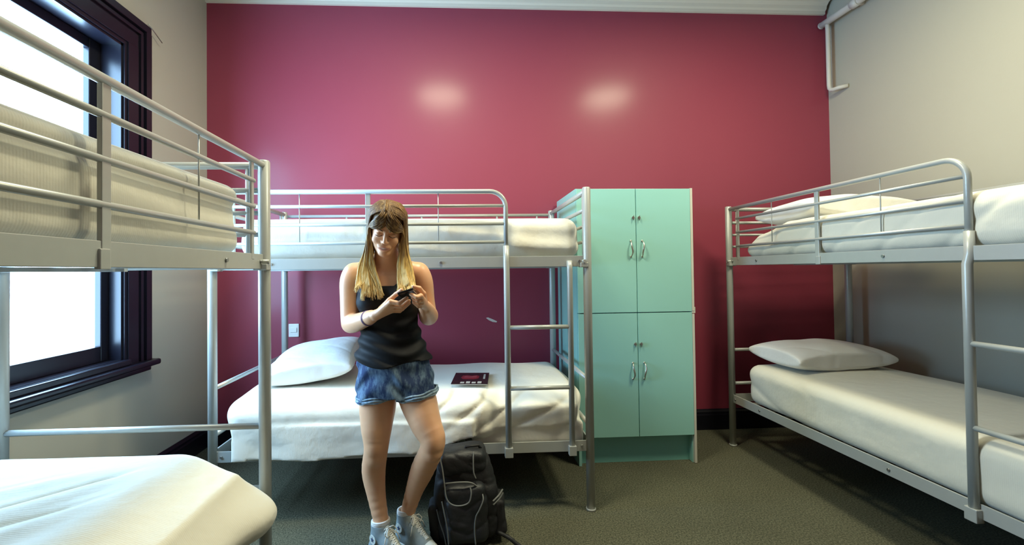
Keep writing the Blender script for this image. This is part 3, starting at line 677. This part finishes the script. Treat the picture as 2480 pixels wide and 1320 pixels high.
# denim shorts
sf = Field((-.54, 1.96, .66), (-.05, 2.32, .93), .0042); X, Y, Z = sf.grid((slice(None),) * 3)
sf.F = np.maximum(torso_d(X, Y, Z, .012), .722 - Z).astype(np.float32)
for c_ in ((-.375, 2.185, .76), (-.235, 2.185, .76)): sf.ell(c_, (.092, .080, .090), .03)
thighs(sf, .0115, .012)
sf.F += (-.0055 * np.sin(Z * 60 + 30 * np.abs(X + .30) + 3 * np.sin(X * 20)) - .006 * sstep(-Z, -.78, -.71)).astype(np.float32)
cutz = np.where(X < -.285, .706 + .16 * (X + .40), .724 + .22 * (X + .19)) + 0 * Z
sf.F = np.maximum(sf.F, np.maximum(cutz - Z, Z - .893)).astype(np.float32)
me = sf.mesh('shorts'); me.transform(ip); sh_ = link('shorts', me, M['denim'], pe, True)
# frayed turn-ups, fly seam, pocket seams
for c0, ax_, r in ((V(-.3835, 2.120, .712), V(-.005, -.03, -.16), .0965), (V(-.198, 2.102, .724), V(.07, -.06, -.14), .0945)):
    n_ = V(-.12, 0, 1.) if c0[0] < -.3 else V(-.20, .0, 1.); n_ /= np.linalg.norm(n_)
    e1 = np.cross(V(0, 1, 0), n_); e1 /= np.linalg.norm(e1); e2 = np.cross(n_, e1); mb = MB()
    for k_, (dz_, rr_) in enumerate(((0.0, .006), (.012, .0045), (-.008, .0035))):
        P = [c0 + n_ * dz_ + (e1 * math.cos(a) * (r + .0015 * math.sin(9 * a)) + e2 * math.sin(a) * (r - .002)) + V(0, 0, .0022 * math.sin(7 * a + k_)) for a in np.linspace(0, 2 * math.pi, 49)]
        mb.tube(P, rr_, 8, cap=False)
    mb.build('cuff', M['denim_pale'], sh_, ip)
# shoes
def shoe(ank, ang, label):
    F_ = Matrix.Translation((ank[0], ank[1], 0)) @ Matrix.Rotation(ang, 4, 'Z'); X4 = ip @ F_
    f = Field((-.09, -.07, -.002), (.21, .07, .19), .0040)
    f.chain([(-.040, 0, .044), (.03, 0, .040), (.105, .0, .036), (.150, -.002, .030)], [.036, .037, .041, .034], .012)
    f.chain([(-.010, 0, .150), (-.012, 0, .10), (-.015, 0, .055)], [.0425, .040, .040], .014)
    f.chain([(.010, 0, .125), (.050, 0, .088), (.105, 0, .052)], [.036, .034, .034], .02)
    X, Y, Z = f.grid((slice(None),) * 3)
    f.F = np.maximum(f.F, np.maximum(.012 - Z, Z - .158 - .12 * X * 0)).astype(np.float32)
    cut = np.sqrt((X + .008) ** 2 + Y ** 2) - .037
    f.F = np.maximum(f.F, -np.maximum(cut, .140 - Z)).astype(np.float32)
    me = f.mesh('shoe'); me.transform(X4); s = link('shoe', me, M['shoe'], pe, True)
    def foot2(X, Y, g): return smin(smin(cone_d(X, Y, 0 * X, V(-.040, 0, 0), V(.04, 0, 0), .040 + g, .037 + g), cone_d(X, Y, 0 * X, V(.04, 0, 0), V(.100, 0, 0), .037 + g, .046 + g), .02), cone_d(X, Y, 0 * X, V(.10, 0, 0), V(.148, -.002, 0), .046 + g, .040 + g), .02)
    f = Field((-.10, -.07, -.008), (.215, .07, .06), .0035); X, Y, Z = f.grid((slice(None),) * 3)
    f.F = (np.maximum(foot2(X, Y, .002) + 0 * Z, np.abs(Z - .0155) - .0155)).astype(np.float32); me = f.mesh('sole'); me.transform(X4); link('sole', me, M['rubber'], s, True)
    f = Field((.09, -.07, -.008), (.215, .07, .09), .0035); f.chain([(.125, 0, .034), (.152, -.002, .030)], [.041, .0375], .01); X, Y, Z = f.grid((slice(None),) * 3)
    f.F = np.maximum(f.F, np.maximum(.128 - X, .01 - Z)).astype(np.float32); me = f.mesh('toe_cap'); me.transform(X4); link('toe_cap', me, M['rubber'], s, True)
    mb = MB()
    SX = [(.030, .146), (.040, .136), (.052, .124), (.066, .112), (.080, .100), (.094, .0885), (.108, .0785), (.121, .0725)]
    SX = [(q0 + .0085, q1 + .009) for q0, q1 in SX]
    for i, (cx, cz) in enumerate(SX):
        hw_ = .021; a = (cx - .006, -hw_, cz - .012); b1 = (cx + .003, 0, cz + .002); c1 = (cx - .006, hw_, cz - .012)
        mb.tube([a, b1, c1], .0034, 6)
        if i < len(SX) - 1:
            nx_, nz_ = SX[i + 1]; m_ = ((cx + nx_) / 2 + .004, 0, (cz + nz_) / 2 + .003)
            mb.tube([a, m_, (nx_ - .006, hw_, nz_ - .012)], .0030, 6); mb.tube([c1, m_, (nx_ - .006, -hw_, nz_ - .012)], .0030, 6)
    for sd in (-1, 1): mb.tube([(.050, 0, .156), (.058, sd * .018, .158), (.062, sd * .034, .138), (.064, sd * .022, .124), (.052, 0, .152)], .0026, 6); mb.tube([(.050, 0, .156), (.066, sd * .034, .122), (.070, sd * .046, .090)], .0024, 6)
    mb.build('laces', M['tee_lace'], s, X4)
    bd = MB().tube([(-.012, -.0385, .098), (-.012, -.0440, .098)], .021, 20)
    bd.build('ankle_patch', M['rubber'], s, X4)
    star = []
    for i in range(10):
        a = math.pi / 2 + i * math.pi / 5; r = .012 if i % 2 == 0 else .005; star.append((-.012 + r * math.cos(a), .098 + r * math.sin(a)))
    MB().prism(star, 'y', -.0452, -.0438).build('patch_star', mat('navy_star', (.05, .08, .16), .6), s, X4)
    mb = MB()
    for dz_, rr_ in ((.150, .0365), (.156, .0375), (.162, .0380), (.168, .0372)): mb.tube([(-.008 + rr_ * math.cos(a), rr_ * math.sin(a), dz_ + .003 * math.cos(a)) for a in np.linspace(0, 2 * math.pi, 25)], .0052, 8, cap=False)
    mb.build('sock', M['sock'], pe, X4)
shoe((AL[0], AL[1] - .002), math.radians(-42), '')
shoe((AR[0], AR[1] - .002), math.radians(-40), '')
# bracelet
wc = V(-.395, 1.972, 1.088); ad_ = V(.056, -.074, .022); ad_ /= np.linalg.norm(ad_); e1 = np.cross(ad_, V(0, 0, 1)); e1 /= np.linalg.norm(e1); e2 = np.cross(ad_, e1)
mb = MB()
for o_ in (0, .007): mb.tube([wc + ad_ * o_ + (e1 * math.cos(a) + e2 * math.sin(a)) * (.0318 - o_ * .12) for a in np.linspace(0, 2 * math.pi, 33)], .0026, 6, cap=False)
mb.build('bracelet', M['bracelet'], pe, ip)
# hair: solid under-layer plus strands
hf = Field((-.52, 1.94, 1.12), (-.13, 2.26, 1.64), .0045)
hf.ell(tuple(hw(0, .020, .040)), (.080, .094, .086), .01, Rl)
hf.ell(tuple(hw(0, -.104, -.055)), (.054, .062, .086), .006, Rl, 's')
hf.chain([hw(-.066, .01, .02), (-.408, 2.098, 1.40), (-.414, 2.085, 1.32), (-.412, 2.066, 1.26), (-.405, 2.050, 1.215)], [.020, .018, .018, .016, .005], .02)
hf.chain([hw(.066, .01, .02), (-.255, 2.098, 1.40), (-.250, 2.080, 1.32), (-.243, 2.062, 1.26), (-.238, 2.045, 1.225)], [.020, .016, .016, .012, .005], .02)
hf.chain([hw(0, .07, .0), (-.335, 2.175, 1.36), (-.335, 2.212, 1.26), (-.335, 2.225, 1.16)], [.06, .05, .045, .02], .03)
X, Y, Z = hf.grid((slice(None),) * 3)
hf.F = (hf.F + .0022 * np.sin(X * 480 + 3 * np.sin(Z * 30)) * (Z < 1.5)).astype(np.float32)
hm = hf.mesh('hair'); hm.transform(ip); hair = link('hair', hm, M['hair'], pe, True)
mb = MB(); LW = [np.linspace(0, 1, 9), np.linspace(0, 1, 6)]
def cat(P, n):
    out = []
    for i in range(len(P) - 1):
        a, b1, c1, d1 = P[max(i - 1, 0)], P[i], P[i + 1], P[min(i + 2, len(P) - 1)]
        for t in np.linspace(0, 1, n + 1)[:-1]: out.append(.5 * ((2 * b1) + (c1 - a) * t + (2 * a - 5 * b1 + 4 * c1 - d1) * t * t + (3 * b1 - a - 3 * c1 + d1) * t ** 3))
    return out + [P[-1]]
for s_ in (-1, 1):
    for i in range(400):
        u = rng.rand()                       # 0 front .. 1 back of the parting
        y0 = -.064 + .120 * u; hz = .118 - .35 * max(0, -y0 - .02) - .28 * max(0, y0 - .02)
        lift = .001 + .004 * rng.rand()
        P = [hw(-.012 + s_ * .002, y0, hz + lift)]
        rx, ry, rz = .0835 + lift, .098, .086
        for th in (30, 58, 84):
            t = math.radians(th); yy = y0 * (1 - .15 * th / 90) + (.020 * th / 90 if u < .35 else .0)
            if s_ > 0 and u < .3: yy -= .012 * math.sin(t * 2)          # fringe sweeping across the brow
            q = math.sqrt(max(.15, 1 - ((yy - .018) / .112) ** 2))
            P.append(hw(s_ * rx * math.sin(t) * q, yy, .040 + rz * math.cos(t) * q))
        w = rng.rand(); jig = lambda a: a * rng.normal()
        if u < .72:
            f_ = np.clip(u / .72, 0, 1)
            if s_ < 0:
                w = LW[0][rng.randint(len(LW[0]))]; wj = np.clip(w + .12 * rng.normal(), 0, 1)
                xa = -.395 - .030 * wj; xb = -.382 - .068 * wj; xc = -.338 - .116 * w + .004 * rng.normal(); ze = 1.172 + .012 * math.sin(w * 31) + .03 * (w > .85) + .022 * rng.rand() ** 2
            else:
                w = LW[1][rng.randint(len(LW[1]))]; wj = np.clip(w + .12 * rng.normal(), 0, 1)
                xa = -.264 + .024 * wj; xb = -.274 + .056 * wj; xc = -.268 + .070 * w + .003 * rng.normal(); ze = 1.192 + .012 * math.sin(w * 27) + .022 * rng.rand() ** 2; w = wj
            ya = 2.062 + .05 * f_ * w; yb = 2.050 + .03 * f_ * w
            P += [np.array((xa + jig(.002), ya, 1.395)), np.array((xb + jig(.003), yb, 1.31)), np.array(((xb + xc) / 2 + jig(.004), 2.030 + .016 * f_, 1.245)), np.array((xc + jig(.004), 2.004 + .014 * f_ + jig(.002), ze))]
        else:
            P += [np.array((-.335 + s_ * (.075 + .015 * w), 2.125 + .03 * w, 1.40)), np.array((-.335 + s_ * (.095 * w + .01), 2.19 + .012 * w, 1.30)), np.array((-.335 + s_ * .09 * w, 2.235, 1.17))]
        C_ = cat(P, 4); k_ = len(C_); r0 = .0016 + .0016 * rng.rand()
        wv = .0025 * rng.rand(); ph = rng.rand() * 6
        C_ = [p + np.array((wv * math.sin(ph + j * .7), 0, 0)) * (j / k_) for j, p in enumerate(C_)]
        mb.tube(C_, [r0 * (1 if j < k_ * .75 else max(.15, 1 - (j - k_ * .75) / (k_ * .26))) * (.6 if j == 0 else 1) for j in range(k_)], 5)
for i in range(340):                          # fringe swept from the parting over the forehead
    right = i % 2 == 0; w = rng.rand(); lv = rng.rand(); l0 = .004 + .007 * rng.rand()
    y0 = .01 - .075 * lv; top = .123 - .30 * max(0, -y0 - .015)
    if right:
        a = (-.004 + .030 * w, -.072 + .004 * w - .010 * lv - l0, .098 - .054 * lv); b1 = (.036 + .016 * w, -.074 + .006 * w - .006 * lv - l0, .066 - .050 * lv); c1 = (.074, -.036 - .010 * lv - l0, .020 - .012 * lv)
        end = [np.array((-.244 - .012 * w, 2.058 + .012 * lv, 1.39)), np.array((-.238 - .02 * w, 2.046, 1.30)), np.array((-.222 - .03 * w, 2.018, 1.235 - .03 * w))]
    else:
        a = (-.006 - .028 * w, -.073 + .004 * w - .010 * lv - l0, .096 - .050 * lv); b1 = (-.044 - .018 * w, -.066 + .004 * w - .008 * lv - l0, .058 - .036 * lv); c1 = (-.078, -.030 - .008 * lv - l0, .008)
        end = [np.array((-.408 - .012 * w, 2.058 + .012 * lv, 1.39)), np.array((-.410 - .02 * w, 2.046, 1.30)), np.array((-.395 - .04 * w, 2.016, 1.225 - .04 * w))]
    C_ = cat([hw(-.012 + (.003 if right else -.003), y0, top + l0), hw(*a), hw(*b1), hw(*c1)] + end, 5); k_ = len(C_); r0 = .0016 + .0014 * rng.rand()
    mb.tube(C_, [r0 * (1 if j < k_ * .75 else max(.15, 1 - (j - k_ * .75) / (k_ * .26))) for j in range(k_)], 5)
mb.build('hair_strands', M['hair'], hair, ip)
# phone held in both hands
ph = MB().box(-.033, .033, -.058, .058, -.0045, .0045, .003)
pc = empty('phone', (-.213, 1.876, 1.197), 0, 'small black phone held in both of the woman\'s hands', 'phone')
pm = Matrix.Rotation(math.radians(-17), 4, 'Y') @ Matrix.Rotation(math.radians(-13), 4, 'X')
ph.build('phone_case', M['phone'], pc, pm)
MB().box(-.029, .029, -.051, .051, .0045, .0050).build('screen', mat('phone_screen', (.02, .022, .025), .08), pc, pm)
MB().tube([(.018, -.048, -.0045), (.018, -.048, -.0054)], .006, 12).build('camera_lens', M['steel_dark'], pc, pm)

# ------------------------------------------------------------ light
w = D.worlds.new('daylight'); SC.world = w; w.use_nodes = True
bg = w.node_tree.nodes['Background']; bg.inputs[0].default_value = (.40, .68, 1., 1); bg.inputs[1].default_value = 31.0
def area(name, loc, rot, sx, sy, power, col, portal=False, shape='RECTANGLE'):
    l = D.lights.new(name, 'AREA'); l.shape = shape; l.size = sx; l.size_y = sy; l.energy = power; l.color = col
    if portal: l.cycles.is_portal = True
    o = D.objects.new(name, l); COL.objects.link(o); o.location = loc; o.rotation_euler = rot; return o
area('daylight_portal', (XL - .13, (WY0 + WY1) / 2, (WZ0 + WZ1) / 2), (0, -math.pi / 2, 0), WZ1 - WZ0, WY1 - WY0, 1, (1, 1, 1), True)
for x in (-.18, 1.77): area('ceiling_light', (x, 1.80, 3.32), (0, 0, 0), .54, .54, 56, (1., .94, .66), shape='DISK')

# ------------------------------------------------------------ camera
cam = D.cameras.new('camera'); co_ = D.objects.new('camera', cam); COL.objects.link(co_); SC.camera = co_
F_ = Vector((0.05566679, 0.99832643, 0.01567011)); Rt = Vector((0.99838708, -0.0554811, -0.01204555)); Up = Vector((0.011156, -0.01631538, 0.99980466))
mm = Matrix((Rt, Up, -F_)).transposed().to_4x4(); mm.translation = (0, 0, 1.2887); co_.matrix_world = mm
cam.sensor_width = 36; cam.lens = 36 * 1088.79 / 2480; cam.shift_x = (1240 - 1172.26) / 2480; cam.shift_y = (638.03 - 660) / 2480
cam.clip_start = .02
SC.view_settings.view_transform = 'Standard'; SC.view_settings.look = 'None'; SC.view_settings.exposure = 0; SC.view_settings.gamma = 1; SC.view_settings.use_curve_mapping = False
SC.cycles.max_bounces = 8; SC.cycles.sample_clamp_indirect = 8
